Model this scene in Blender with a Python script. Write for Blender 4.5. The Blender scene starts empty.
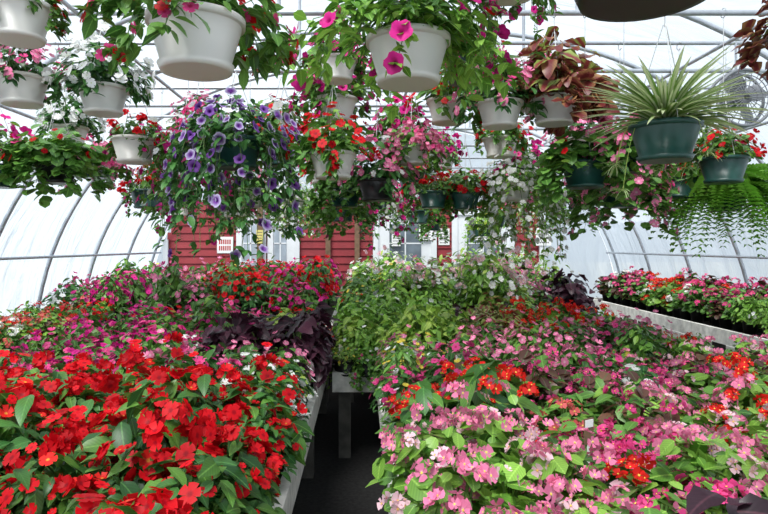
import bpy, math, random
import numpy as np
random.seed(5)
rng=np.random.default_rng(11)
scene=bpy.context.scene
COL=scene.collection
try:
    scene.view_settings.view_transform='Standard'
    scene.view_settings.look='None'
except Exception as e: print(e)

# ---------------------------------------------------------------- materials
def newmat(name):
    m=bpy.data.materials.new(name); m.use_nodes=True
    nt=m.node_tree; nt.nodes.clear()
    return m,nt,nt.nodes,nt.links
def simple(name,col,rough=.6,metal=0,noise=0,nscale=8,bump=0,spec=.5,trans=0):
    m,nt,N,L=newmat(name)
    o=N.new('ShaderNodeOutputMaterial'); b=N.new('ShaderNodeBsdfPrincipled')
    b.inputs['Roughness'].default_value=rough; b.inputs['Metallic'].default_value=metal
    b.inputs['Base Color'].default_value=(*col,1)
    b.inputs['Specular IOR Level'].default_value=spec
    if noise or bump:
        tc=N.new('ShaderNodeTexCoord'); nz=N.new('ShaderNodeTexNoise'); nz.inputs['Scale'].default_value=nscale
        nz.inputs['Detail'].default_value=6
        L.new(tc.outputs['Object'],nz.inputs['Vector'])
        if noise:
            r=N.new('ShaderNodeValToRGB')
            r.color_ramp.elements[0].position=.3; r.color_ramp.elements[1].position=.7
            r.color_ramp.elements[0].color=(*[c*(1-noise) for c in col],1)
            r.color_ramp.elements[1].color=(*[min(1,c*(1+noise)) for c in col],1)
            L.new(nz.outputs['Fac'],r.inputs[0]); L.new(r.outputs[0],b.inputs['Base Color'])
        if bump:
            bp=N.new('ShaderNodeBump'); bp.inputs['Strength'].default_value=bump
            L.new(nz.outputs['Fac'],bp.inputs['Height']); L.new(bp.outputs[0],b.inputs['Normal'])
    if trans:
        t=N.new('ShaderNodeBsdfTranslucent'); t.inputs[0].default_value=(*col,1)
        mx=N.new('ShaderNodeMixShader'); mx.inputs[0].default_value=trans
        L.new(b.outputs[0],mx.inputs[1]); L.new(t.outputs[0],mx.inputs[2]); L.new(mx.outputs[0],o.inputs[0])
    else: L.new(b.outputs[0],o.inputs[0])
    return m
def plantmat(name,build,rough,tr,spec=.4):
    m,nt,N,L=newmat(name)
    o=N.new('ShaderNodeOutputMaterial'); b=N.new('ShaderNodeBsdfPrincipled'); t=N.new('ShaderNodeBsdfTranslucent')
    mx=N.new('ShaderNodeMixShader'); mx.inputs[0].default_value=tr
    b.inputs['Roughness'].default_value=rough; b.inputs['Specular IOR Level'].default_value=spec
    c=build(N,L)
    L.new(c,b.inputs['Base Color']); L.new(c,t.inputs[0])
    L.new(b.outputs[0],mx.inputs[1]); L.new(t.outputs[0],mx.inputs[2]); L.new(mx.outputs[0],o.inputs[0])
    return m
def mth(N,L,op,a,b=None,c=None):
    n=N.new('ShaderNodeMath'); n.operation=op
    for i,x in enumerate((a,b,c)):
        if x is None: continue
        if isinstance(x,(int,float)): n.inputs[i].default_value=x
        else: L.new(x,n.inputs[i])
    return n.outputs[0]
def leafmat(name,c1,c2,mid=None,midw=.02,soft=.09,rough=.38,tr=.25):
    def build(N,L):
        at=N.new('ShaderNodeAttribute'); at.attribute_name='rnd'
        oi=N.new('ShaderNodeObjectInfo')
        r=N.new('ShaderNodeValToRGB'); r.color_ramp.elements[0].color=(*c1,1); r.color_ramp.elements[1].color=(*c2,1)
        L.new(at.outputs['Fac'],r.inputs[0])
        uv=N.new('ShaderNodeUVMap'); s=N.new('ShaderNodeSeparateXYZ'); L.new(uv.outputs[0],s.inputs[0])
        ab=mth(N,L,'ABSOLUTE',mth(N,L,'SUBTRACT',s.outputs[0],.5))
        mr=N.new('ShaderNodeMapRange'); mr.inputs[1].default_value=midw*.5; mr.inputs[2].default_value=(midw+soft)*.5
        L.new(ab,mr.inputs[0])
        mix=N.new('ShaderNodeMix'); mix.data_type='RGBA'
        mm=mid or tuple(min(1,c*1.15+.01) for c in c2)
        mix.inputs[6].default_value=(*mm,1)
        L.new(mr.outputs[0],mix.inputs[0]); L.new(r.outputs[0],mix.inputs[7])
        vein=mth(N,L,'SINE',mth(N,L,'MULTIPLY',mth(N,L,'SUBTRACT',s.outputs[1],mth(N,L,'MULTIPLY',ab,.8)),48.0))
        vv=mth(N,L,'MULTIPLY_ADD',vein,.10,1.0)
        h=N.new('ShaderNodeHueSaturation')
        v=N.new('ShaderNodeMapRange'); v.inputs[3].default_value=.72; v.inputs[4].default_value=1.22
        L.new(oi.outputs['Random'],v.inputs[0])
        L.new(mth(N,L,'MULTIPLY',v.outputs[0],vv),h.inputs['Value'])
        L.new(mix.outputs[2],h.inputs['Color'])
        return h.outputs[0]
    return plantmat(name,build,rough,tr)
def petalmat(name,edge,cen,p=.35,rough=.5,tr=.3):
    def build(N,L):
        at=N.new('ShaderNodeAttribute'); at.attribute_name='rnd'
        uv=N.new('ShaderNodeUVMap'); s=N.new('ShaderNodeSeparateXYZ'); L.new(uv.outputs[0],s.inputs[0])
        r=N.new('ShaderNodeValToRGB'); r.color_ramp.elements[0].color=(*cen,1); r.color_ramp.elements[1].color=(*edge,1)
        r.color_ramp.elements[0].position=p*.4; r.color_ramp.elements[1].position=p
        L.new(s.outputs[1],r.inputs[0])
        h=N.new('ShaderNodeHueSaturation')
        v=N.new('ShaderNodeMapRange'); v.inputs[3].default_value=.62; v.inputs[4].default_value=1.12
        L.new(at.outputs['Fac'],v.inputs[0]); L.new(v.outputs[0],h.inputs['Value']); L.new(r.outputs[0],h.inputs['Color'])
        return h.outputs[0]
    return plantmat(name,build,rough,tr,.2)

M={}
M['green']=leafmat('leaf_green',(.04,.13,.02),(.16,.35,.06))
M['dgreen']=leafmat('leaf_dark_green',(.022,.09,.022),(.08,.23,.05))
M['bright']=leafmat('leaf_bright',(.10,.26,.03),(.29,.52,.08))
M['lime']=leafmat('leaf_lime',(.24,.42,.05),(.52,.68,.14))
M['purple']=leafmat('leaf_purple',(.028,.010,.018),(.10,.03,.055),(.12,.04,.06))
M['bronze']=leafmat('leaf_bronze',(.06,.022,.018),(.18,.085,.05),(.10,.13,.05))
M['coleus']=leafmat('leaf_coleus',(.17,.07,.03),(.42,.22,.09),(.18,.03,.03),.25,.4)
M['coleus2']=leafmat('leaf_coleus_lime',(.22,.30,.06),(.38,.48,.12),(.24,.04,.04),.2,.35)
M['spider']=leafmat('leaf_spider',(.16,.32,.05),(.32,.50,.12),(.70,.78,.46),.25,.3)
M['fern']=leafmat('leaf_fern',(.14,.38,.03),(.30,.58,.09),tr=.35)
M['stem']=simple('plant_stem',(.12,.22,.05),.5)
M['red']=petalmat('petal_red',(.74,.006,.014),(.40,.0,.01))
M['scarlet']=petalmat('petal_scarlet',(.87,.025,.02),(.9,.35,.05),.25)
M['coral']=petalmat('petal_coral',(.88,.16,.16),(.9,.45,.3),.25)
M['magenta']=petalmat('petal_magenta',(.74,.02,.28),(.40,.0,.14))
M['hot']=petalmat('petal_hotpink',(.92,.09,.33),(.7,.02,.15))
M['pink']=petalmat('petal_pink',(.94,.26,.46),(.95,.6,.65))
M['pale']=petalmat('petal_palepink',(.94,.62,.70),(.95,.35,.45))
M['white']=petalmat('petal_white',(.95,.95,.93),(.7,.75,.45),.2)
M['lilac']=petalmat('petal_lilac',(.66,.58,.84),(.20,.05,.36),.95)
M['violet']=petalmat('petal_violet',(.26,.10,.45),(.05,.0,.12),.6)
M['yellow']=petalmat('petal_yellow',(.85,.7,.10),(.8,.5,.05))
M['anther']=simple('anther',(.85,.6,.08),.6)
M['whitepot']=simple('white_plastic',(.88,.86,.80),.35,trans=.25)
M['greenpot']=simple('dark_green_plastic',(.013,.062,.05),.35)
M['blackpot']=simple('black_plastic',(.012,.012,.012),.4)
M['soil']=simple('potting_soil',(.03,.018,.01),.95,noise=.5,nscale=60,bump=.5)
M['metal']=simple('galvanised_pipe',(.42,.45,.49),.4,.4,noise=.15,nscale=20)
M['wire']=simple('hanger_wire',(.55,.56,.55),.4,.4)
M['wood']=simple('weathered_white_wood',(.76,.74,.69),.8,noise=.25,nscale=14,bump=.3)
M['slat']=simple('bench_slat',(.08,.075,.065),.85,noise=.35,nscale=14)
M['red_wall']=simple('red_paint_siding',(.27,.02,.028),.6,noise=.15,nscale=5)
M['whitepaint']=simple('white_paint',(.82,.84,.86),.5,noise=.04,nscale=6)
M['brown']=simple('brown_wood_post',(.20,.12,.07),.8,noise=.3,nscale=12)
M['glass']=simple('door_glass',(.14,.17,.20),.08,noise=.5,nscale=3)
M['paleglass']=simple('door_glass_pale',(.42,.48,.55),.15,noise=.25,nscale=3)
M['paper']=simple('paper',(.90,.90,.88),.8)
M['yellowpaper']=simple('yellow_paper',(.75,.65,.2),.8)
M['ink']=simple('sign_ink',(.12,.10,.12),.8)
M['redink']=simple('sign_red_ink',(.5,.03,.03),.8)
M['fanblade']=simple('fan_grey',(.20,.21,.23),.5)
M['floor']=simple('gravel_floor',(.018,.017,.017),.9,noise=.6,nscale=40,bump=.6)
M['grass']=simple('outside_gravel_yard',(.5,.5,.46),.9,noise=.2,nscale=3)
def film(name,tlo,thi,col):
    m,nt,N,L=newmat(name)
    o=N.new('ShaderNodeOutputMaterial'); tp=N.new('ShaderNodeBsdfTransparent'); tl=N.new('ShaderNodeBsdfTranslucent'); df=N.new('ShaderNodeBsdfPrincipled')
    tp.inputs[0].default_value=(.93,.97,1,1); tl.inputs[0].default_value=(*col,1)
    df.inputs['Base Color'].default_value=(*col,1); df.inputs['Roughness'].default_value=.3
    a=N.new('ShaderNodeMixShader'); a.inputs[0].default_value=.3
    b=N.new('ShaderNodeMixShader')
    tc=N.new('ShaderNodeTexCoord'); mp=N.new('ShaderNodeMapping'); mp.inputs['Scale'].default_value=(.6,1.8,.45)
    nz=N.new('ShaderNodeTexNoise'); nz.inputs['Scale'].default_value=1.6; nz.inputs['Detail'].default_value=5; nz.inputs['Distortion'].default_value=1.5
    mr=N.new('ShaderNodeMapRange'); mr.inputs[1].default_value=.3; mr.inputs[2].default_value=.7; mr.inputs[3].default_value=1-thi; mr.inputs[4].default_value=1-tlo
    bp=N.new('ShaderNodeBump'); bp.inputs['Strength'].default_value=.8; bp.inputs['Distance'].default_value=.15
    L.new(tc.outputs['Object'],mp.inputs[0]); L.new(mp.outputs[0],nz.inputs[0]); L.new(nz.outputs['Fac'],mr.inputs[0]); L.new(mr.outputs[0],b.inputs[0])
    L.new(nz.outputs['Fac'],bp.inputs['Height']); L.new(bp.outputs[0],df.inputs['Normal']); L.new(bp.outputs[0],tl.inputs['Normal'])
    L.new(tl.outputs[0],a.inputs[1]); L.new(df.outputs[0],a.inputs[2])
    L.new(tp.outputs[0],b.inputs[1]); L.new(a.outputs[0],b.inputs[2]); L.new(b.outputs[0],o.inputs[0])
    return m
M['film']=film('poly_film_roof',.4,.8,(.60,.66,.74))
M['filmside']=film('poly_film_side',.02,.25,(.58,.65,.73))

# ---------------------------------------------------------------- mesh builder
def nrm(a): return a/np.maximum(np.linalg.norm(a,axis=-1,keepdims=True),1e-9)
class T:
    def __init__(s,v,uv,f,mi=None):
        s.v=np.array(v,float); s.uv=np.array(uv,float)
        s.l=np.concatenate([np.array(x) for x in f]); s.t=np.array([len(x) for x in f]); s.m=np.array(mi if mi else [0]*len(f))
class MB:
    def __init__(s): s.V=[];s.L=[];s.T=[];s.MI=[];s.R=[];s.UV=[];s.n=0;s.mats=[]
    def mi(s,k):
        if k not in s.mats: s.mats.append(k)
        return s.mats.index(k)
    def inst(s,t,P,D,Nn,S,mats):
        P=np.atleast_2d(P);K=len(P)
        if K==0: return
        y=nrm(np.atleast_2d(D)); x=nrm(np.cross(y,np.atleast_2d(Nn))); z=np.cross(x,y)
        S=np.broadcast_to(np.asarray(S,float),(K,))[:,None,None]
        v=t.v[None]
        W=P[:,None]+S*(v[...,0:1]*x[:,None]+v[...,1:2]*y[:,None]+v[...,2:3]*z[:,None])
        n=len(t.v)
        s.V.append(W.reshape(-1,3))
        s.L.append((t.l[None]+(np.arange(K)*n)[:,None]+s.n).ravel())
        s.T.append(np.tile(t.t,K)); 
        ids=np.array([s.mi(q) for q in mats])
        s.MI.append(np.tile(ids[t.m],K)); s.R.append(np.repeat(rng.random(K),len(t.t)))
        s.UV.append(np.tile(t.uv[t.l],(K,1))); s.n+=K*n
    def raw(s,v,f,mat):
        v=np.array(v,float); 
        t=T(v,np.full((len(v),2),.5),f)
        s.inst(t,[[0,0,0]],[[0,1,0]],[[0,0,1]],1,[mat])
    def box(s,a,b,mat):
        x0,y0,z0=a;x1,y1,z1=b
        v=[(x0,y0,z0),(x1,y0,z0),(x1,y1,z0),(x0,y1,z0),(x0,y0,z1),(x1,y0,z1),(x1,y1,z1),(x0,y1,z1)]
        s.raw(v,[(3,2,1,0),(4,5,6,7),(0,1,5,4),(1,2,6,5),(2,3,7,6),(3,0,4,7)],mat)
    def tube(s,pts,r,mat,n=6,closed=False):
        P=np.array(pts,float); k=len(P)
        if closed: tg=nrm(np.roll(P,-1,0)-np.roll(P,1,0))
        else: tg=nrm(np.gradient(P,axis=0))
        up=np.array([0,0,1.]) if abs(tg[:,2]).max()<.95 else np.array([0.31,.95,.05])
        a=nrm(np.cross(tg,up)); b=np.cross(tg,a)
        th=np.arange(n)*2*math.pi/n
        r=np.broadcast_to(np.asarray(r,float),(k,))
        V=(P[:,None]+r[:,None,None]*(np.cos(th)[None,:,None]*a[:,None]+np.sin(th)[None,:,None]*b[:,None])).reshape(-1,3)
        f=[]
        for i in range(k if closed else k-1):
            j=(i+1)%k
            for q in range(n):
                w=(q+1)%n; f.append((i*n+q,i*n+w,j*n+w,j*n+q))
        s.raw(V,f,mat)
    def lathe(s,prof,mat,n=32,c=(0,0,0)):
        V=[];f=[];k=len(prof)
        for r,z in prof:
            for q in range(n):
                a=2*math.pi*q/n; V.append((c[0]+r*math.cos(a),c[1]+r*math.sin(a),c[2]+z))
        for i in range(k-1):
            for q in range(n):
                w=(q+1)%n; f.append((i*n+q,i*n+w,(i+1)*n+w,(i+1)*n+q))
        s.raw(V,f,mat)
    def mesh(s,name,smooth=True):
        me=bpy.data.meshes.new(name)
        V=np.concatenate(s.V);Lp=np.concatenate(s.L);Tt=np.concatenate(s.T)
        me.vertices.add(len(V)); me.vertices.foreach_set('co',V.astype(np.float32).ravel())
        me.loops.add(len(Lp)); me.loops.foreach_set('vertex_index',Lp.astype(np.int32))
        me.polygons.add(len(Tt)); st=np.concatenate([[0],np.cumsum(Tt)[:-1]])
        me.polygons.foreach_set('loop_start',st.astype(np.int32))
        me.polygons.foreach_set('material_index',np.concatenate(s.MI).astype(np.int32))
        me.polygons.foreach_set('use_smooth',np.full(len(Tt),smooth))
        uv=me.uv_layers.new(name='UVMap'); uv.data.foreach_set('uv',np.concatenate(s.UV).astype(np.float32).ravel())
        at=me.attributes.new('rnd','FLOAT','FACE'); at.data.foreach_set('value',np.concatenate(s.R).astype(np.float32))
        for k in s.mats: me.materials.append(M[k])
        me.update(calc_edges=True); me.validate()
        return me
def obj(name,me,loc=(0,0,0),parent=None,rotz=0,sc=1):
    o=bpy.data.objects.new(name,me); o.location=loc; o.rotation_euler=(0,0,rotz); o.scale=(sc,)*3 if not hasattr(sc,'__len__') else sc
    COL.objects.link(o)
    if parent: o.parent=parent
    return o
def empty(name,loc=(0,0,0)):
    o=bpy.data.objects.new(name,None); o.location=loc; o.empty_display_size=.1; COL.objects.link(o); return o

# ---------------------------------------------------------------- templates
def leafT(W,droop=.25,fold=.12,rows=((.18,.62),(.45,1),(.75,.72)),wave=0):
    v=[(0,0,0)];uv=[(.5,0)]
    for i,(t,w) in enumerate(rows):
        z=-droop*t*t; h=W*.5*w; wv=wave*(1 if i%2 else -1)
        v+=[(-h,t,z+fold*w*W+wv),(0,t,z),(h,t,z+fold*w*W+wv)]; uv+=[(.5-.5*w,t),(.5,t),(.5+.5*w,t)]
    v.append((0,1,-droop)); uv.append((.5,1))
    f=[(0,2,1),(0,3,2)]
    k=len(rows)
    for i in range(k-1):
        b=1+3*i; f+=[(b,b+1,b+4,b+3),(b+1,b+2,b+5,b+4)]
    b=1+3*(k-1); f+=[(b,b+1,b+3),(b+1,b+2,b+3)]
    return T(v,uv,f)
OV=leafT(.52,.3); RD=leafT(.85,.2,.08,((.12,.6),(.4,1),(.75,.85))); NAR=leafT(.3,.3); 
OVN=leafT(.5,.35,.14,((.12,.5),(.3,.92),(.52,1),(.75,.68),(.9,.3)),.012)
BIG=leafT(.56,.35,.10,((.08,.5),(.25,.92),(.5,1),(.75,.68),(.92,.25)),.012)
COLT=leafT(.68,.3,.1,((.1,.65),(.3,1),(.5,.88),(.7,.72),(.88,.35)),.03)
STR=leafT(.085,.75,.3,((.15,.8),(.35,1),(.55,.95),(.75,.7),(.9,.4)))
def flowerT(n=5,widths=None,lens=None,cup=.12,cen=True):
    v=[(0,0,0)];uv=[(.5,0)];f=[];mi=[]
    for i in range(n):
        a=2*math.pi*i/n+.1; w=(widths or [1.05]*n)[i]*math.pi/n; l=(lens or [1]*n)[i]; dz=.05*(i%2)
        b=len(v)
        for rr,aa,z in ((.55,-w,.02),(.95,-w*.72,cup),(.93,0,cup*.8),(.95,w*.72,cup),(.55,w,.02),(.5,0,.07)):
            v.append((rr*l*math.cos(a+aa),rr*l*math.sin(a+aa),z+dz)); uv.append((.5,rr))
        f+=[(0,b,b+5),(b,b+1,b+2,b+5),(b+5,b+2,b+3,b+4),(0,b+5,b+4)]; mi+=[0]*4
    if cen:
        b=len(v); c=.16
        v+=[(c,0,.1),(0,c,.1),(-c,0,.1),(0,-c,.1),(0,0,.2)]; uv+=[(.5,.5)]*5
        f+=[(b,b+1,b+4),(b+1,b+2,b+4),(b+2,b+3,b+4),(b+3,b,b+4)]; mi+=[1]*4
    return T(v,uv,f,mi)
IMP=flowerT(5,[1.15,.95,1.05,1.05,.95],[.92,1,1.05,1.05,1],cen=False,cup=.02)
IMP2=flowerT(5,[1.1,.85,1.05,1.0,.9],[.85,1,1.1,1.0,1],cen=False,cup=.38)
BEG=flowerT(4,[1.15,.6,1.15,.6],[1,.8,1,.8],.25,True)
GER=flowerT(5,cup=.3,cen=False)
def petuniaT():
    v=[(0,0,-.75)];uv=[(.5,0)];f=[];n=15
    for r,z,u in ((.16,-.3,.2),(.5,0,.5),(1,.05,1)):
        for i in range(n):
            a=2*math.pi*i/n; rr=r; zz=z
            if u==1: rr=r*(1.0 if i%3 else .86); zz=z+(.0 if i%3 else -.12)
            v.append((rr*math.cos(a),rr*math.sin(a),zz)); uv.append((.5,u))
    for i in range(n):
        j=(i+1)%n; f.append((0,1+i,1+j)); f.append((1+i,1+n+i,1+n+j,1+j)); f.append((1+n+i,1+2*n+i,1+2*n+j,1+n+j))
    return T(v,uv,f)
PET=petuniaT()
def fernT():
    v=[];uv=[];f=[];n=20
    for i in range(n):
        t=i/n; y=t; z=.25*math.sin(t*2.2)-.8*t*t; l=.16*math.sin(math.pi*(.12+.86*t))**.6
        for sx in (-1,1):
            b=len(v)
            v+=[(0,y,z),(sx*l*.5,y+.055,z+.012),(sx*l,y+.05,z-.03),(sx*l*.5,y-.012,z)]; uv+=[(0.1,t)]*4
            f.append((b,b+1,b+2,b+3) if sx<0 else (b,b+3,b+2,b+1))
    return T(v,uv,f)
FERN=fernT()

def rand3(k): return rng.normal(size=(k,3))
def shell(k,rx,rz,lo=-.15,r0=.7,r1=1.0,z0=0):
    th=rng.random(k)*2*math.pi; c=lo+(1-lo)*rng.random(k); s=np.sqrt(1-c*c)
    bump=1+.12*np.sin(3*th+rng.random()*6)+.10*np.sin(5*th+4*c+rng.random()*6)
    r=(r0+(r1-r0)*rng.random(k))*bump
    out=np.stack([s*np.cos(th),s*np.sin(th),c],1)
    P=out*np.stack([rx*r,rx*r,rz*r],1)+np.array([0,0,z0])
    return P,out,th
def leaves(mb,t,k,rx,rz,z0,size,mat,lo=-.3,r0=.5,tilt=-.2):
    P,o,th=shell(k,rx,rz,lo,r0,1,z0)
    ta=th+rng.normal(size=k)*.8
    D=np.stack([np.cos(ta),np.sin(ta),tilt+.32*rng.normal(size=k)],1)
    Nn=o*.5+np.array([0,0,.9])+rand3(k)*.34
    S=size*(.55+.75*rng.random(k))
    P=P-nrm(D)*S[:,None]*.4
    mb.inst(t,P,D,Nn,S,[mat])
def flowers(mb,t,k,rx,rz,z0,size,mat,lo=.0,r1=1.12,cluster=0,cr=.03):
    P,o,th=shell(k,rx,rz,lo,.95,r1,z0)
    Nn=nrm(o+np.array([0,0,.35])+rand3(k)*.38)
    if cluster:
        q=nrm(rand3(k*cluster)); q[:,2]=abs(q[:,2])*.9-.15
        P=np.repeat(P,cluster,0)+q*cr*(.6+.6*rng.random((k*cluster,1))); Nn=nrm(q+.3*np.repeat(Nn,cluster,0)); k=k*cluster
    D=np.cross(Nn,rand3(k))
    if t is IMP:
        h=rng.random(k)<.45
        for tt,mk in ((IMP,~h),(IMP2,h)):
            mb.inst(tt,P[mk],D[mk],Nn[mk],size*(.7+.5*rng.random(int(mk.sum()))),[mat,'anther'])
    else: mb.inst(t,P,D,Nn,size*(.7+.5*rng.random(k)),[mat,'anther'])

POTP=[(0,0),(.052,0),(.068,.115),(.074,.115),(.074,.13),(.064,.13),(.062,.12)]
def bedplant(name,rx,rz,lv,fl,stemh=0):
    mb=MB(); mb.lathe(POTP,'blackpot',12); mb.lathe([(.063,.121),(0,.122)],'soil',12)
    z0=.16+stemh
    for i in range(10):
        a=rng.random()*6.28; e=rng.random()*.7
        p1=(rx*e*math.cos(a),rx*e*math.sin(a),z0+rz*.75*math.sqrt(1-e*e))
        mb.tube([(0.02*math.cos(a),.02*math.sin(a),.12),(p1[0]*.5,p1[1]*.5,.12+(p1[2]-.12)*.6),p1],.004,'stem',4)
    for (t,k,s,m) in lv: leaves(mb,t,k,rx,rz,z0,s,m)
    for f in fl: flowers(mb,f[0],f[1],rx,rz,z0,f[2],f[3],*(f[4:] if len(f)>4 else ()))
    return mb.mesh(name)
BP={}
def reg(key,n,rx,rz,lv,fl,**k): BP[key]=[bedplant('%s_plant_mesh'%key,rx,rz,lv,fl,**k) for i in range(n)]
reg('imp_red',4,.17,.23,[(OVN,190,.08,'dgreen'),(OVN,130,.08,'green')],[(IMP,20,.026,'red'),(IMP,7,.022,'scarlet'),(IMP,12,.015,'red'),(IMP,8,.025,'red',.1,1.2,5,.035)])
reg('imp_redsm',2,.15,.19,[(OV,150,.06,'dgreen')],[(IMP,44,.022,'red')])
reg('imp_mag',3,.16,.20,[(OV,190,.062,'green')],[(IMP,40,.023,'magenta'),(IMP,12,.022,'hot')])
reg('imp_hot',2,.16,.19,[(OV,190,.062,'dgreen')],[(IMP,44,.022,'hot')])
reg('imp_pink',2,.16,.19,[(OV,190,.062,'green')],[(IMP,38,.022,'pink')])
reg('imp_white',2,.15,.20,[(OV,190,.062,'dgreen')],[(IMP,34,.023,'white')])
reg('beg_red',3,.15,.20,[(RD,150,.055,'bright'),(RD,60,.05,'green')],[(BEG,11,.018,'scarlet',0.1,1.2,7,.036)])
reg('beg_coral',2,.15,.20,[(RD,150,.055,'bright'),(RD,60,.05,'bronze')],[(BEG,10,.018,'coral',0.1,1.2,7,.036)])
reg('beg_pink',3,.15,.20,[(RD,160,.055,'bright'),(RD,40,.05,'green')],[(BEG,10,.018,'pink',0.1,1.2,7,.036),(BEG,3,.018,'pale',0.1,1.2,6,.035)])
reg('beg_pale',2,.15,.20,[(RD,160,.055,'bright'),(RD,40,.05,'green')],[(BEG,9,.018,'pale',0.1,1.2,7,.036),(BEG,3,.018,'pink',0.1,1.2,6,.035)])
reg('beg_hot',2,.15,.20,[(RD,180,.055,'green')],[(BEG,11,.018,'hot',0.1,1.2,7,.036)])
reg('beg_bronze',3,.15,.19,[(RD,170,.06,'bronze'),(RD,70,.055,'green')],[(BEG,7,.017,'hot',0.1,1.15,6,.035)])
reg('beg_white',2,.15,.18,[(RD,120,.055,'green')],[(BEG,10,.018,'white',0.1,1.15,7,.036)])
reg('coleus_dark',3,.16,.22,[(COLT,150,.085,'purple')],[])
reg('coleus_lime',3,.16,.20,[(COLT,140,.07,'lime'),(COLT,60,.065,'bright')],[])
reg('coleus_mix',2,.16,.22,[(COLT,130,.085,'coleus2')],[])
reg('green',3,.17,.25,[(OV,230,.08,'green'),(OV,80,.07,'bright')],[(IMP,4,.02,'yellow')])
reg('bright',2,.16,.20,[(OV,260,.055,'bright')],[(IMP,5,.018,'white')])
reg('bush_white',3,.19,.30,[(OV,300,.06,'bright'),(OV,80,.06,'lime')],[(IMP,44,.02,'white'),(BEG,4,.02,'pale',.1,1.1,5,.03)])
reg('dragon',2,.19,.26,[(BIG,46,.15,'green'),(BIG,24,.13,'dgreen')],[(BEG,8,.022,'scarlet',-.1,1.12,8,.04)],stemh=.06)
reg('daisy',2,.15,.21,[(NAR,190,.06,'green')],[(GER,12,.018,'yellow'),(GER,8,.018,'white')])

# ---------------------------------------------------------------- room shell
CX,A,B=.4,4.4,3.8
Y0,Y1=-1.8,11.15
def hoop(s,dr=0):
    c=math.cos(s)
    return CX-(A+dr)*math.copysign(abs(c)**.8,c),(B+dr)*max(0,math.sin(s))**.9
def hwid(z,dr=0):
    q=min(1,(z/(B+dr)))**(1/.9); return (A+dr)*math.sqrt(max(0,1-q*q))**.8
def filmstrip(name,s0,s1,n,mat):
    mb=MB(); ys=np.linspace(Y0,Y1,44); V=[];f=[]
    for y in ys:
        sag=-.03*abs(math.sin(math.pi*(y+1.2)/1.2))
        for i in range(n+1):
            x,z=hoop(s0+(s1-s0)*i/n,.03+sag*.6); V.append((x,y,z))
    for j in range(len(ys)-1):
        for i in range(n):
            a=j*(n+1)+i; f.append((a,a+1,a+n+2,a+n+1))
    mb.raw(V,f,mat); return obj(name,mb.mesh(name))
filmstrip('wall_left',0,.5,12,'filmside'); filmstrip('ceiling',.5,math.pi-.5,30,'film'); filmstrip('wall_right',math.pi-.5,math.pi,12,'filmside')
for nm,y in (('wall_back',Y1-.01),('wall_front',Y0)):
    mb=MB(); V=[hoop(math.pi*i/60,.0) for i in range(61)]
    V=[(x,y,max(z,0)) for x,z in V]; mb.raw(V,[tuple(range(61))],'filmside'); obj(nm,mb.mesh(nm,False))
mb=MB(); mb.box((CX-A-.1,Y0-.1,-.1),(CX+A+.1,13,0),'floor'); obj('floor',mb.mesh('floor',False))
mb=MB(); mb.box((-60,-60,-.3),(60,60,-.12),'grass'); obj('ground',mb.mesh('ground',False))
for nm,sx in (('baseboard_left',-1),('baseboard_right',1)):
    mb=MB(); x=CX+sx*(A-.06); mb.box((x-.03,Y0,0),(x+.03,Y1,.3),'wood'); obj(nm,mb.mesh(nm,False))
mb=MB()
ribY=[-1.2+1.2*i for i in range(11)]
for y in ribY:
    mb.tube([(hoop(math.pi*i/60,-.03)[0],y,max(0,hoop(math.pi*i/60,-.03)[1])) for i in range(61)],.022,'metal',8)
    hw=hwid(3.0)-.03
    mb.tube([(CX-hw,y,3.0),(CX+hw,y,3.0)],.018,'metal',8)
    for dx in (-.9,.9):
        zt=next(z for z in np.linspace(3.79,3,200) if hwid(z)>=.9)
        mb.tube([(CX+dx,y,3.0),(CX+dx,y,zt-.04)],.012,'metal',6)
for y in (1.8,4.2,5.4,6.6):
    mb.tube([(CX-3.0,y,3.02),(CX+3.0,y,3.02)],.014,'metal',8)
for x in (-1.7,.4,2.5):
    mb.tube([(x,Y0+.1,2.985),(x,10.9,2.985)],.014,'metal',8)
for s in (.36,.36+.42,math.pi/2,math.pi-.78,math.pi-.36):
    x,z=hoop(s,-.07); mb.tube([(x,Y0+.1,z),(x,11,z)],.016,'metal',8)
obj('greenhouse_hoop_frame',mb.mesh('greenhouse_hoop_frame'))

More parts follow.
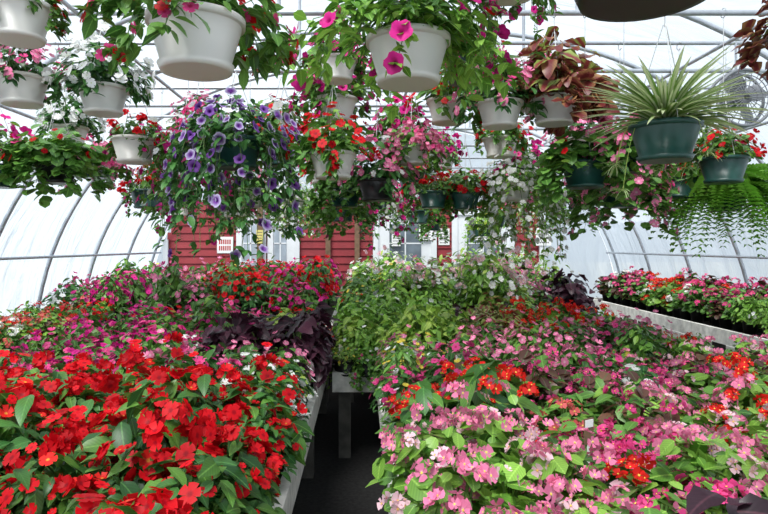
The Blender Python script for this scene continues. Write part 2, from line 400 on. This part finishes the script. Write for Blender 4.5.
# ---------------------------------------------------------------- shed front at the far end
YB=10.95
mb=MB(); z=0
while z<2.3:
    z1=z+.14
    e=hwid(z1)-.07; x0=max(-3.6,CX-e); x1=min(3.3,CX+e)
    mb.raw([(x0,YB-.03,z),(x1,YB-.03,z),(x1,YB-.005,z1+.01),(x0,YB-.005,z1+.01),(x0,YB+.03,z),(x1,YB+.03,z),(x1,YB+.03,z1),(x0,YB+.03,z1)],
       [(0,1,2,3),(0,4,5,1),(3,2,6,7),(0,3,7,4),(1,5,6,2)],'red_wall'); z=z1
obj('shed_siding_wall',mb.mesh('shed_siding_wall',False))
def door(name,x0,x1,gx0,gx1,glass):
    mb=MB(); y=YB-.035
    mb.box((x0,y-.05,0),(x0+.1,y,2.15),'whitepaint'); mb.box((x1-.1,y-.05,0),(x1,y,2.15),'whitepaint'); mb.box((x0,y-.05,2.15),(x1,y,2.27),'whitepaint')
    mb.box((x0+.1,y-.02,.02),(x1-.1,y,2.15),'whitepaint')
    mb.box((gx0,y-.03,.95),(gx1,y-.02,1.98),glass)
    mx=(gx0+gx1)/2
    mb.box((mx-.012,y-.036,.95),(mx+.012,y-.03,1.98),'whitepaint')
    for zz in (1.29,1.63): mb.box((gx0,y-.036,zz-.012),(gx1,y-.03,zz+.012),'whitepaint')
    for a,b in ((.15,.48),(.53,.86)): 
        mb.tube([(gx0,y-.025,a),(gx1,y-.025,a),(gx1,y-.025,b),(gx0,y-.025,b)],.01,'whitepaint',4,True)
    mb.tube([(x1-.16,y-.02,1.0),(x1-.16,y-.07,1.0),(x1-.16,y-.08,1.0)],[.012,.012,.028],'metal',8)
    obj(name,mb.mesh(name,False))
door('door_1',-2.29,-1.75,-2.16,-1.9,'paleglass')
door('door_2',-1.72,-1.14,-1.6,-1.38,'paleglass')
door('door_3',.2,1.36,.5,1.08,'glass')
door('door_4',1.64,2.78,1.92,2.5,'glass')
for i,x in enumerate((-.62,-.09,3.28,-3.58)):
    mb=MB(); mb.box((x-.045,YB-.09,0),(x+.045,YB-.031,1.7 if x<-3 else 2.3),'brown' if x>-1 and x<0 else 'whitepaint'); obj('trim_%d'%(i+1),mb.mesh('trim',False))
mb=MB(); mb.box((-1.9,YB-.16,0),(-1.8,YB-.1,2.4),'brown'); obj('wooden_post',mb.mesh('wooden_post',False))
def sign(name,x,z,w,h,yy=YB-.1,ink='ink',n=2,big=False,pap='paper'):
    mb=MB(); mb.box((x-w/2,yy-.006,z-h/2),(x+w/2,yy,z+h/2),pap)
    for i in range(n):
        zc=z+h/2-(i+.8)*h/(n+.6); lh=h*(.14 if big else .035)
        k=6
        for q in range(k):
            xa=x-w*.38+q*w*.76/k; mb.box((xa,yy-.008,zc-lh),(xa+w*.76/k*.62,yy-.006,zc+lh),ink)
    obj(name,mb.mesh(name,False))
sign('paper_sign',-2.5,1.6,.30,.30,YB-.035,'redink',2,True); sign('paper_sign',-1.85,1.75,.12,.24,YB-.165,'ink',4,pap='yellowpaper'); sign('paper_sign',1.16,1.86,.25,.34,n=6)
sign('paper_sign',1.5,1.75,.2,.3,YB-.035,n=5); sign('paper_sign',3.3,1.75,.28,.32,n=4); sign('paper_sign',.62,1.7,.16,.24,n=4); sign('paper_sign',2.2,1.8,.3,.22,n=4)

# ---------------------------------------------------------------- benches
def bench(x0,x1,y0,y1,z):
    mb=MB(); t=.045
    mb.box((x0,y0,z-.11),(x0+t,y1,z+.035),'wood'); mb.box((x1-t,y0,z-.11),(x1,y1,z+.035),'wood')
    mb.box((x0+t,y0,z-.11),(x1-t,y0+t,z+.035),'wood'); mb.box((x0+t,y1-t,z-.11),(x1-t,y1,z+.035),'wood')
    n=int((y1-y0)/.11)
    for i in range(n):
        y=y0+t+(y1-y0-2*t-.07)*i/max(1,n-1); mb.box((x0+t,y,z-.02),(x1-t,y+.07,z),'slat')
    m=max(2,int((y1-y0)/1.3)+1)
    for i in range(m):
        y=y0+.06+(y1-y0-.2)*i/(m-1)
        for x in (x0+t,x1-t-.09): mb.box((x,y,0),(x+.09,y+.09,z-.02),'slat')
        mb.box((x0+t,y,z-.1),(x1-t,y+.04,z-.02),'slat')
    obj('plant_bench',mb.mesh('plant_bench',False))
bench(-2.2,-.29,.9,5.8,.6); bench(.11,3.0,.9,4.3,.6); bench(-.22,2.95,4.42,9.4,.62); bench(-2.2,-.3,6.0,9.4,.75)
bench(-3.75,-2.7,3.4,9.6,.6); bench(3.6,4.4,4.4,9.6,.72)

def bed(name,x0,x1,y0,y1,z,sp,kinds,sc=1,zs=1,mixr=1.6,ex=None):
    e=empty(name,((x0+x1)/2,(y0+y1)/2,z)); nx=max(1,round((x1-x0)/sp)); ny=max(1,round((y1-y0)/sp))
    ph=[(random.random()*6,random.random()*6) for _ in kinds]
    for j in range(ny):
        for i in range(nx):
            x=x0+(i+.5+random.uniform(-.15,.15))*(x1-x0)/nx; y=y0+(j+.5+random.uniform(-.15,.15))*(y1-y0)/ny
            if ex and ex[0]<x<ex[1] and ex[2]<y<ex[3]: continue
            sco=[math.sin(3.3*x+p[0])+math.sin(3.1*y+p[1])+random.random()*mixr+w for (k,w),p in zip(kinds,ph)]
            k=kinds[int(np.argmax(sco))][0]
            s=sc*random.uniform(.88,1.14)
            obj(k+'_plant',random.choice(BP[k]),(x-e.location.x,y-e.location.y,0),e,random.random()*6.28,(s,s,s*zs*random.uniform(.85,1.2)))
Z=.602
bed('red_impatiens_bed',-2.12,-.35,1.05,2.95,Z,.23,[('imp_red',1)])
bed('white_impatiens_bed',-.72,-.34,2.65,3.3,Z,.20,[('imp_white',1)],1.0)
bed('magenta_impatiens_bed',-2.12,-.66,3.0,4.5,Z,.22,[('imp_mag',1.1),('imp_hot',.9),('imp_pink',.2),('imp_white',-.1)],1.05,1,3)
bed('mixed_impatiens_bed',-2.12,-.85,4.5,5.7,Z,.24,[('imp_redsm',.4),('imp_hot',.8),('green',-.2),('imp_mag',.8),('imp_white',.2)],1.1,1.05,3)
bed('mixed_coleus_bed',-.60,-.33,3.35,3.75,Z,.21,[('coleus_lime',.7),('imp_pink',.3),('green',0)],.9)
bed('dark_coleus_bed',-.95,-.34,3.8,5.0,Z,.22,[('coleus_dark',1)],1.2)
bed('mixed_border_bed',-.82,-.34,5.1,5.75,Z,.22,[('imp_redsm',.6),('green',.3),('coleus_lime',.4)],1.1)
bed('red_impatiens_bed',-2.1,-.40,6.1,9.3,.752,.28,[('imp_redsm',1.2),('imp_mag',.1),('imp_pink',.1),('green',-.8)],1.3,1.15,2)
bed('wax_begonia_bed',-3.6,-2.8,3.5,6.8,Z,.25,[('imp_redsm',.8),('beg_red',.4),('bright',-.2),('beg_coral',.2),('beg_white',0)],mixr=2.5)
bed('magenta_petunia_bed',-3.6,-2.8,6.8,9.5,Z,.27,[('imp_mag',.8),('imp_white',.3),('green',-.2),('imp_hot',.4)],1.3,1.2,2.5)
bed('scarlet_begonia_bed',.14,1.05,1.0,2.2,Z,.20,[('beg_red',.45),('beg_pink',.7),('beg_hot',.5),('beg_coral',.1),('beg_pale',.2)],mixr=3.5,ex=(.60,.86,1.08,1.4))
bed('dark_coleus_bed',.63,.83,1.1,1.38,Z,.25,[('coleus_dark',1)],1.1,1.15)
bed('pink_begonia_bed',1.05,1.9,1.0,2.2,Z,.20,[('beg_pink',.8),('beg_hot',.6),('beg_red',.2),('beg_bronze',.0),('beg_pale',.3)],mixr=3)
bed('bronze_begonia_bed',.72,2.9,2.2,3.2,Z,.22,[('beg_bronze',1.0),('beg_pink',.2),('green',.0),('beg_coral',.1),('imp_pink',.1),('imp_white',-.4),('beg_red',.1)],mixr=2.5)
bed('dragon_wing_begonia_bed',.17,.68,2.25,2.8,Z,.26,[('dragon',1)])
bed('pink_impatiens_bed',.14,1.5,2.85,4.25,Z,.22,[('imp_pink',.8),('imp_hot',.6),('coleus_lime',.1),('imp_white',.0),('daisy',-.2)],mixr=2.6)
bed('mixed_foliage_bed',1.55,2.9,3.25,4.2,Z,.23,[('beg_bronze',.5),('green',.2),('beg_pink',.5),('bright',.2),('imp_white',-.1)],.85,1,2.3)
bed('lime_coleus_bed',-.14,.85,4.5,5.7,.622,.22,[('coleus_lime',1.2),('bright',.2)],1.2)
bed('mixed_annuals_bed',.85,2.3,4.5,5.9,.622,.24,[('bright',.4),('coleus_dark',.5),('imp_pink',.6),('coleus_mix',.1),('imp_hot',.3),('beg_red',.3)],1.05,1,2.3)
bed('low_foliage_bed',2.3,2.8,4.4,9.2,.622,.2,[('bright',.3),('imp_pink',.1),('beg_bronze',.3),('beg_red',.3)],.6)
bed('white_flowering_bush_bed',.25,1.7,5.9,7.6,.622,.30,[('bush_white',1.2),('bright',.0),('daisy',.2),('imp_pink',.3)],1.5,1.08,2)
bed('green_shrub_bed',1.6,2.35,6,8.2,.622,.3,[('green',.6),('coleus_dark',.1),('bush_white',.5),('imp_pink',.2)],1.5,1.15)
bed('mixed_shrub_bed',-.1,2.4,8.1,9.3,.622,.34,[('green',.5),('imp_redsm',.5),('imp_pink',.5),('bush_white',.5)],1.5,1.1,2.3)
bed('leafy_annual_bed',-.15,.25,5.8,8.0,.622,.26,[('green',.3),('coleus_dark',.2),('imp_redsm',.8),('imp_white',.3)],1.2,1,2.2)
bed('wax_begonia_bed',3.72,4.3,5.9,9.4,.722,.23,[('beg_red',.4),('beg_white',.6),('beg_bronze',.5),('beg_hot',.3),('beg_pale',.2)],1.15,1,3)
bed('lime_foliage_bed',3.72,4.3,4.5,5.9,.722,.2,[('bright',1)],.95)

# ---------------------------------------------------------------- hanging baskets
def potmesh(mat):
    mb=MB()
    mb.lathe([(0,-1.12),(.66,-1.12),(.74,-1.12),(.80,-.98),(.72,-.98),(.955,-.17),(.955,-.15),(1.03,-.15),(1.035,-.01),(1.02,0),(.95,0),(.93,-.12)],mat,40)
    mb.lathe([(.935,-.12),(0,-.10)],'soil',24); return mb.mesh('basket_pot_'+mat)
POT={'w':potmesh('whitepot'),'g':potmesh('greenpot'),'k':potmesh('blackpot')}
def basketfol(key,rx,rz,lv,fl,strands=0,L=.3,bulge=.12,sfl=(),slf=None,lo=-.25,z0=-.02):
    mb=MB()
    for (t,k,s,m) in lv: leaves(mb,t,k,rx,rz,z0,s,m,lo=lo,r0=.4)
    for f in fl: flowers(mb,f[0],f[1],rx,rz,z0,f[2],f[3],*(f[4:] if len(f)>4 else (max(lo,-.2),1.1)))
    for i in range(strands):
        a=rng.random()*6.283; l=L*(.45+.75*rng.random()); bg=bulge*(.5+.8*rng.random()); n=7
        t=np.linspace(0,1,n); h=.10+bg*(1-np.exp(-4*t)); zz=.03+.06*np.sin(np.minimum(t*2.2,1)*math.pi)-l*t**1.5
        aa=a+.5*(rng.random()-.5)*t*2
        pts=np.stack([h*np.cos(aa),h*np.sin(aa),zz],1); mb.tube(pts,.002,'stem',3)
        lt,ls,lm=slf or (lv[0][0],lv[0][2],lv[0][3])
        tt=np.repeat(np.arange(1,n),4); Pp=pts[tt]+rand3(len(tt))*.012
        th=a+rng.normal(size=len(tt))*1.0
        D=np.stack([np.cos(th),np.sin(th),-.35+.4*rng.normal(size=len(tt))],1)
        Nn=np.stack([np.cos(th)*.6,np.sin(th)*.6,np.full(len(tt),.8)],1)+rand3(len(tt))*.25
        mb.inst(lt,Pp,D,Nn,ls*(.6+.6*rng.random(len(tt))),[lm])
        for (ft,p,s,m) in sfl:
            q=[j for j in range(1,n) if rng.random()<p]
            if q:
                Pq=pts[q]+np.stack([np.cos(aa[q]),np.sin(aa[q]),0*aa[q]],1)*.035+rand3(len(q))*.01
                Nq=nrm(np.stack([np.cos(aa[q]),np.sin(aa[q]),.25+0*aa[q]],1)+rand3(len(q))*.3)
                mb.inst(ft,Pq,np.cross(Nq,rand3(len(q))),Nq,s*(.8+.4*rng.random(len(q))),[m,'anther'])
    return mb.mesh(key+'_foliage')
F={}
UP=dict(lo=.02,z0=.0)
F['magenta']=basketfol('magenta_petunia',.23,.27,[(OV,230,.065,'green'),(OV,80,.06,'bright')],[(PET,44,.034,'magenta'),(PET,14,.03,'hot')],7,.14,.12,[(PET,.5,.032,'magenta')],**UP)
F['petunia']=basketfol('lilac_petunia',.31,.26,[(OV,360,.065,'dgreen'),(OV,140,.06,'green')],[(PET,34,.034,'lilac'),(PET,22,.032,'violet'),(PET,14,.03,'white')],46,.58,.24,[(PET,.22,.034,'lilac'),(PET,.12,.032,'violet')])
F['pinkmag']=basketfol('pink_geranium_petunia',.25,.25,[(OV,220,.06,'green')],[(GER,16,.02,'hot',-.1,1.1,12,.05),(IMP,24,.026,'white')],26,.5,.16,[(PET,.45,.03,'magenta'),(IMP,.3,.024,'white')])
F['whiteimp']=basketfol('white_impatiens',.27,.30,[(OV,300,.075,'dgreen'),(OV,80,.07,'green')],[(IMP,110,.036,'white')],6,.10,.12,[(IMP,.5,.03,'white')],**UP)
F['redimp']=basketfol('red_impatiens',.22,.23,[(OV,230,.07,'green'),(OV,60,.06,'bright')],[(IMP,48,.027,'red')],6,.14,.12,[(IMP,.4,.026,'red')],**UP)
F['redtrail']=basketfol('trailing_red_begonia',.22,.22,[(OV,200,.07,'green')],[(IMP,24,.027,'red'),(IMP,14,.025,'hot')],12,.10,.22,[(IMP,.45,.024,'red'),(IMP,.3,.022,'hot')],**UP)
F['pinkimp']=basketfol('pink_impatiens',.22,.24,[(OV,210,.065,'dgreen')],[(IMP,60,.028,'pink'),(IMP,26,.027,'hot'),(IMP,16,.027,'white')],5,.12,.10,[(IMP,.5,.026,'pink')],**UP)
F['pinkger']=basketfol('pink_ivy_geranium',.25,.22,[(RD,240,.06,'green'),(RD,60,.06,'bright')],[(GER,24,.021,'pink',-.2,1.15,12,.05),(GER,9,.02,'hot',-.2,1.15,12,.045)],18,.26,.16,[(GER,.6,.026,'pink')])
F['green']=basketfol('trailing_greenery',.22,.18,[(RD,240,.055,'green'),(OV,80,.06,'bright')],[(IMP,12,.022,'white')],28,.34,.16,[(IMP,.10,.02,'hot')])
F['bright']=basketfol('leafy_vine',.30,.28,[(OV,300,.065,'bright'),(NAR,320,.09,'green')],[(PET,20,.034,'magenta'),(IMP,10,.03,'red')],18,.16,.28,[(PET,.2,.034,'magenta')],lo=.0,z0=.0)
F['dgreen']=basketfol('dark_leafy_basket',.27,.22,[(RD,300,.07,'green'),(RD,60,.07,'bright')],[(IMP,12,.026,'red')],14,.2,.16,lo=-.1)
F['coleus']=basketfol('copper_coleus',.27,.36,[(COLT,110,.11,'coleus'),(COLT,110,.10,'coleus2')],[],5,.12,.14,**UP)
F['whitetr']=basketfol('white_bacopa',.26,.20,[(OV,260,.05,'bright')],[(IMP,140,.022,'white')],44,.45,.18,[(IMP,.8,.022,'white')])
F['lime']=basketfol('lime_foliage',.2,.15,[(OV,220,.045,'lime'),(OV,120,.045,'bright')],[(IMP,16,.02,'yellow')],20,.3,.10,slf=(OV,.045,'bright'))
F['redmag']=basketfol('red_verbena',.2,.2,[(OV,200,.06,'green')],[(GER,13,.02,'red',-.1,1.1,10,.04)],9,.2,.12,[(GER,.4,.022,'magenta')],lo=0)
def arch(k,el0,el1):
    th=rng.random(k)*6.283; el=el0+rng.random(k)*(el1-el0)
    D=np.stack([np.cos(th)*np.cos(el),np.sin(th)*np.cos(el),np.sin(el)],1)
    Nn=np.stack([-np.cos(th)*np.sin(el),-np.sin(th)*np.sin(el),np.cos(el)],1); return th,D,Nn
def spider():
    mb=MB(); k=230; th,D,Nn=arch(k,.5,1.5)
    mb.inst(STR,np.stack([.03*np.cos(th),.03*np.sin(th),0*th-.01],1),D,Nn,.24+.22*rng.random(k),['spider'])
    for i in range(6):
        a=rng.random()*6.28; l=.2+.2*rng.random(); t=np.linspace(0,1,7)
        h=.05+.22*t**.6; z=.08*np.sin(t*3)-l*t**2; pts=np.stack([h*math.cos(a),h*math.sin(a),z],1); mb.tube(pts,.002,'lime',3)
        k=12; th,D,Nn=arch(k,-.2,1.0); mb.inst(STR,np.repeat(pts[-1:],k,0),D,Nn,.08,['spider'])
    return mb.mesh('spider_plant_foliage')
F['spider']=spider()
def fern():
    mb=MB(); k=190; th,D,Nn=arch(k,-.5,.9)
    mb.inst(FERN,np.stack([.05*np.cos(th),.05*np.sin(th),0*th],1),D,Nn,.26+.24*rng.random(k),['fern']); return mb.mesh('fern_foliage')
F['fern']=fern()
NAMES={'magenta':'hanging_magenta_petunia_basket','petunia':'hanging_lilac_petunia_basket','pinkmag':'hanging_geranium_basket','whiteimp':'hanging_white_impatiens_basket',
'redimp':'hanging_red_impatiens_basket','redtrail':'hanging_red_begonia_basket','pinkimp':'hanging_pink_impatiens_basket','pinkger':'hanging_pink_geranium_basket','green':'hanging_trailing_ivy_basket','bright':'hanging_vine_basket',
'dgreen':'hanging_leafy_basket','coleus':'hanging_coleus_basket','whitetr':'hanging_bacopa_basket','lime':'hanging_lime_foliage_basket','redmag':'hanging_verbena_basket','spider':'hanging_spider_plant','fern':'hanging_fern_basket'}
def basket(x,y,z,R,pc,kind,fs=1,rot=None):
    e=empty(NAMES[kind],(x,y,z))
    obj('pot',POT[pc],(0,0,0),e,random.random()*6,R)
    top=3.0-z; ap=min(.40,top-.05)
    mb=MB()
    for i in range(3):
        a=i*2.094+.4; mb.tube([(R*math.cos(a),R*math.sin(a),-.01),(.006*math.cos(a),.006*math.sin(a),ap)],.002,'wire',5)
    mb.tube([(0,0,ap-.01),(0,0,(ap+top)/2),(0,0,top-.03),(.012,0,top-.015)],.0025,'wire',5)
    mb.tube([(0,.028*math.cos(q),top+.028*math.sin(q)) for q in np.linspace(-2.2,2.6,12)],.003,'wire',5)
    obj('hanger',mb.mesh('basket_hanger'),(0,0,0),e)
    obj('foliage',F[kind],(0,0,-.01),e,random.random()*6.28 if rot is None else rot,fs)
BK=[(-2.05,3.6,2.61,.15,'w','pinkimp',1.0),(-.50,1.8,2.28,.142,'w','redtrail',.95),(-1.56,3.6,2.55,.145,'w','whiteimp',1.0),
(-1.60,4.2,2.35,.155,'w','redmag',.95),(-1.81,5.4,2.215,.136,'w','redimp',.9),(-2.15,4.2,2.2,.15,'k','dgreen',1.15),
(-.76,3.6,2.24,.16,'g','petunia',1.05),(-1.22,4.2,2.27,.15,'g','pinkmag',1.1),(-.183,4.2,2.63,.148,'w','magenta',1.15),
(-.175,3.6,2.155,.139,'w','redimp',1.1),(.185,2.4,2.43,.165,'w','bright',1.1),(.605,4.2,2.62,.148,'w','redimp',1.15),
(.832,3.6,2.46,.135,'w','pinkimp',1.15),(1.16,3.6,2.486,.142,'w','coleus',1.1),(1.11,4.8,2.46,.14,'w','redimp',.9),
(.105,4.2,2.06,.135,'k','pinkimp',1.15),(1.218,2.4,2.086,.133,'g','spider',.68),(2.18,3.6,2.125,.136,'g','redimp',.85),
(2.95,4.8,2.32,.15,'w','redmag',1.0),(2.23,4.2,2.08,.134,'g','redimp',.7),(2.56,4.2,1.98,.13,'g','fern',1.0),
(.569,1.2,2.285,.17,'k','redimp',.7),(1.345,3.6,2.10,.14,'g','dgreen',1.0),(1.815,4.2,2.02,.14,'g','pinkger',1.15),
(1.58,3.6,2.18,.13,'g','pinkger',.9),(1.23,4.8,2.1,.13,'w','whitetr',1.15),(.571,4.8,2.03,.12,'g','redmag',.9),(.83,4.8,2.02,.12,'g','redimp',.9),
(1.447,7.2,1.85,.13,'g','lime',1.0),(.724,5.4,2.414,.12,'w','magenta',.8),(-.137,4.8,2.05,.13,'g','green',1.0),
(-1.73,4.8,2.04,.13,'g','redmag',.8),(-1.146,6.0,2.18,.14,'w','pinkimp',.9),(.23,6.0,2.1,.13,'g','pinkmag',.9),
(-2.55,4.2,2.16,.14,'g','magenta',1.15),(-1.383,2.4,2.565,.13,'w','redimp',.65),(1.80,2.4,2.45,.13,'g','coleus',.8),
(-1.9,6.0,2.2,.13,'g','green',.9),(-.7,6.0,2.1,.13,'w','whitetr',.8),(.9,6.0,2.15,.13,'g','dgreen',.9),(1.6,6.0,2.15,.13,'w','pinkger',.9),
(2.2,6.0,2.1,.13,'g','green',1),(-1.5,7.2,2.1,.13,'g','redimp',.9),(-.4,7.2,2.1,.13,'g','green',.9),(.5,7.2,2.1,.13,'w','magenta',.9),(2.1,7.2,2.15,.13,'g','whitetr',.8),
(-1,8.4,2.2,.13,'w','green',.9),(0,8.4,2.15,.13,'g','redmag',.9),(1,8.4,2.2,.13,'g','dgreen',.9),(-.65,4.8,2.55,.14,'w','redimp',1.0),(.3,4.8,2.5,.13,'w','magenta',1.0),
(2.9,6.0,2.1,.13,'w','pinkger',.9),(-2.2,7.2,2.1,.13,'w','magenta',.9),
(-.35,5.4,2.3,.13,'w','magenta',1.0),(.45,5.4,2.25,.13,'g','redimp',1.0),(-1.15,5.4,2.0,.13,'w','redmag',.8),(1.75,4.8,2.45,.14,'w','pinkimp',1.0),
(-2.35,4.8,2.55,.14,'w','whiteimp',.9),(-2.6,3.6,2.35,.13,'g','magenta',.9),(-.9,4.8,2.05,.13,'w','green',.7),(1.0,8.4,1.95,.13,'g','green',.8),
(-.2,6.0,1.98,.13,'g','redimp',.8),(.62,6.6,1.98,.13,'g','redmag',.8),(1.9,8.4,2.0,.13,'g','redimp',.9),(-1.8,8.4,2.05,.13,'g','green',.8),(2.55,4.8,2.55,.14,'g','whitetr',.8),
(.62,3.6,2.72,.13,'g','bright',.65),(-.55,4.2,2.3,.13,'g','redmag',1.1),(.35,4.2,2.3,.12,'w','pinkger',.75),(-.3,6.6,2.25,.13,'w','pinkimp',1.1),
(-2.4,5.4,2.35,.13,'g','pinkger',1.0),(-1.3,4.8,2.6,.13,'w','pinkimp',.9),(2.2,5.4,2.35,.13,'w','redimp',1.0),(1.45,5.4,2.3,.13,'g','magenta',1.0),
(.60,2.4,2.73,.12,'w','pinkmag',.62),(1.3,4.2,2.7,.13,'w','pinkger',.9),(-.15,3.6,2.72,.12,'w','magenta',.8)]
for b in BK: basket(*b)

# trailing foliage in pots along the bench end by the aisle
for x,y,s,k in ((-.12,4.50,.66,'lime'),(.03,4.48,.6,'green'),(.2,4.18,.5,'green'),(.22,3.9,.45,'lime')):
    e=empty('potted_trailing_vine',(x,y,.625)); obj('pot',POT['k'],(0,0,.124),e,0,.11); obj('foliage',F[k],(0,0,.13),e,random.random()*6,s)

# ---------------------------------------------------------------- circulation fan
e=empty('circulation_fan',(2.60,4.1,2.60)); mb=MB(); R=.19
def circ(r,y,n=40): return [(r*math.cos(2*math.pi*i/n),y,r*math.sin(2*math.pi*i/n)) for i in range(n)]
for y in (-.05,.05): mb.tube(circ(R,y),.011,'fanblade',6,True)
for r in (.04,.08,.12,.155): mb.tube(circ(r,-.06+r*.05),.0035,'fanblade',5,True)
for i in range(24):
    a=2*math.pi*i/24; mb.tube([(.02*math.cos(a),-.065,.02*math.sin(a)),(R*math.cos(a),-.05,R*math.sin(a))],.003,'fanblade',4)
obj('guard',mb.mesh('fan_guard'),(0,0,0),e)
mb=MB(); mb.tube([(0,-.05,0),(0,-.045,0),(0,.12,0),(0,.125,0)],[.01,.045,.05,.01],'fanblade',16)
for i in range(4):
    a=i*math.pi/2+.3; c,s=math.cos(a),math.sin(a)
    def q(r,w,y): return (r*c-w*s,y,r*s+w*c)
    mb.raw([q(.03,-.03,-.02),q(.03,.03,.02),q(.1,.07,.03),q(.17,.07,.03),q(.175,-.03,-.03),q(.1,-.05,-.03)],[(0,1,2,5),(5,2,3,4)],'fanblade')
obj('blades_and_motor',mb.mesh('fan_blades'),(0,0,0),e)
mb=MB(); mb.tube([(0,.05,.19),(0,.05,.41)],.008,'metal',6); obj('mount',mb.mesh('fan_mount'),(0,0,0),e)

# plant labels
for x,y in ((.74,1.95),(.5,3.1)):
    mb=MB(); mb.box((-.006,-.001,.0),(.006,.001,.38),'paper'); mb.box((-.022,-.002,.35),(.022,.0,.435),'brown'); mb.box((-.018,-.004,.405),(.018,-.002,.43),'paper')
    o=obj('plant_label_stake',mb.mesh('plant_label_stake',False),(x,y,.6),None,.5)

# ---------------------------------------------------------------- light, camera
w=bpy.data.worlds.new('World'); scene.world=w; w.use_nodes=True
bg=w.node_tree.nodes['Background']; bg.inputs[0].default_value=(.86,.93,1,1); bg.inputs[1].default_value=1.15
s=bpy.data.lights.new('sun','SUN'); s.energy=7.0; s.angle=math.radians(25); s.color=(1,.96,.90)
so=bpy.data.objects.new('sun',s); so.rotation_euler=(math.radians(28),math.radians(-18),0); COL.objects.link(so)
cam=bpy.data.cameras.new('camera'); co=bpy.data.objects.new('camera',cam); COL.objects.link(co)
co.location=(0,0,1.6); co.rotation_euler=(math.pi/2,0,0); cam.lens=27.98; cam.sensor_width=36
cam.shift_x=22/768; cam.shift_y=-12/768; cam.clip_start=.05
scene.camera=co
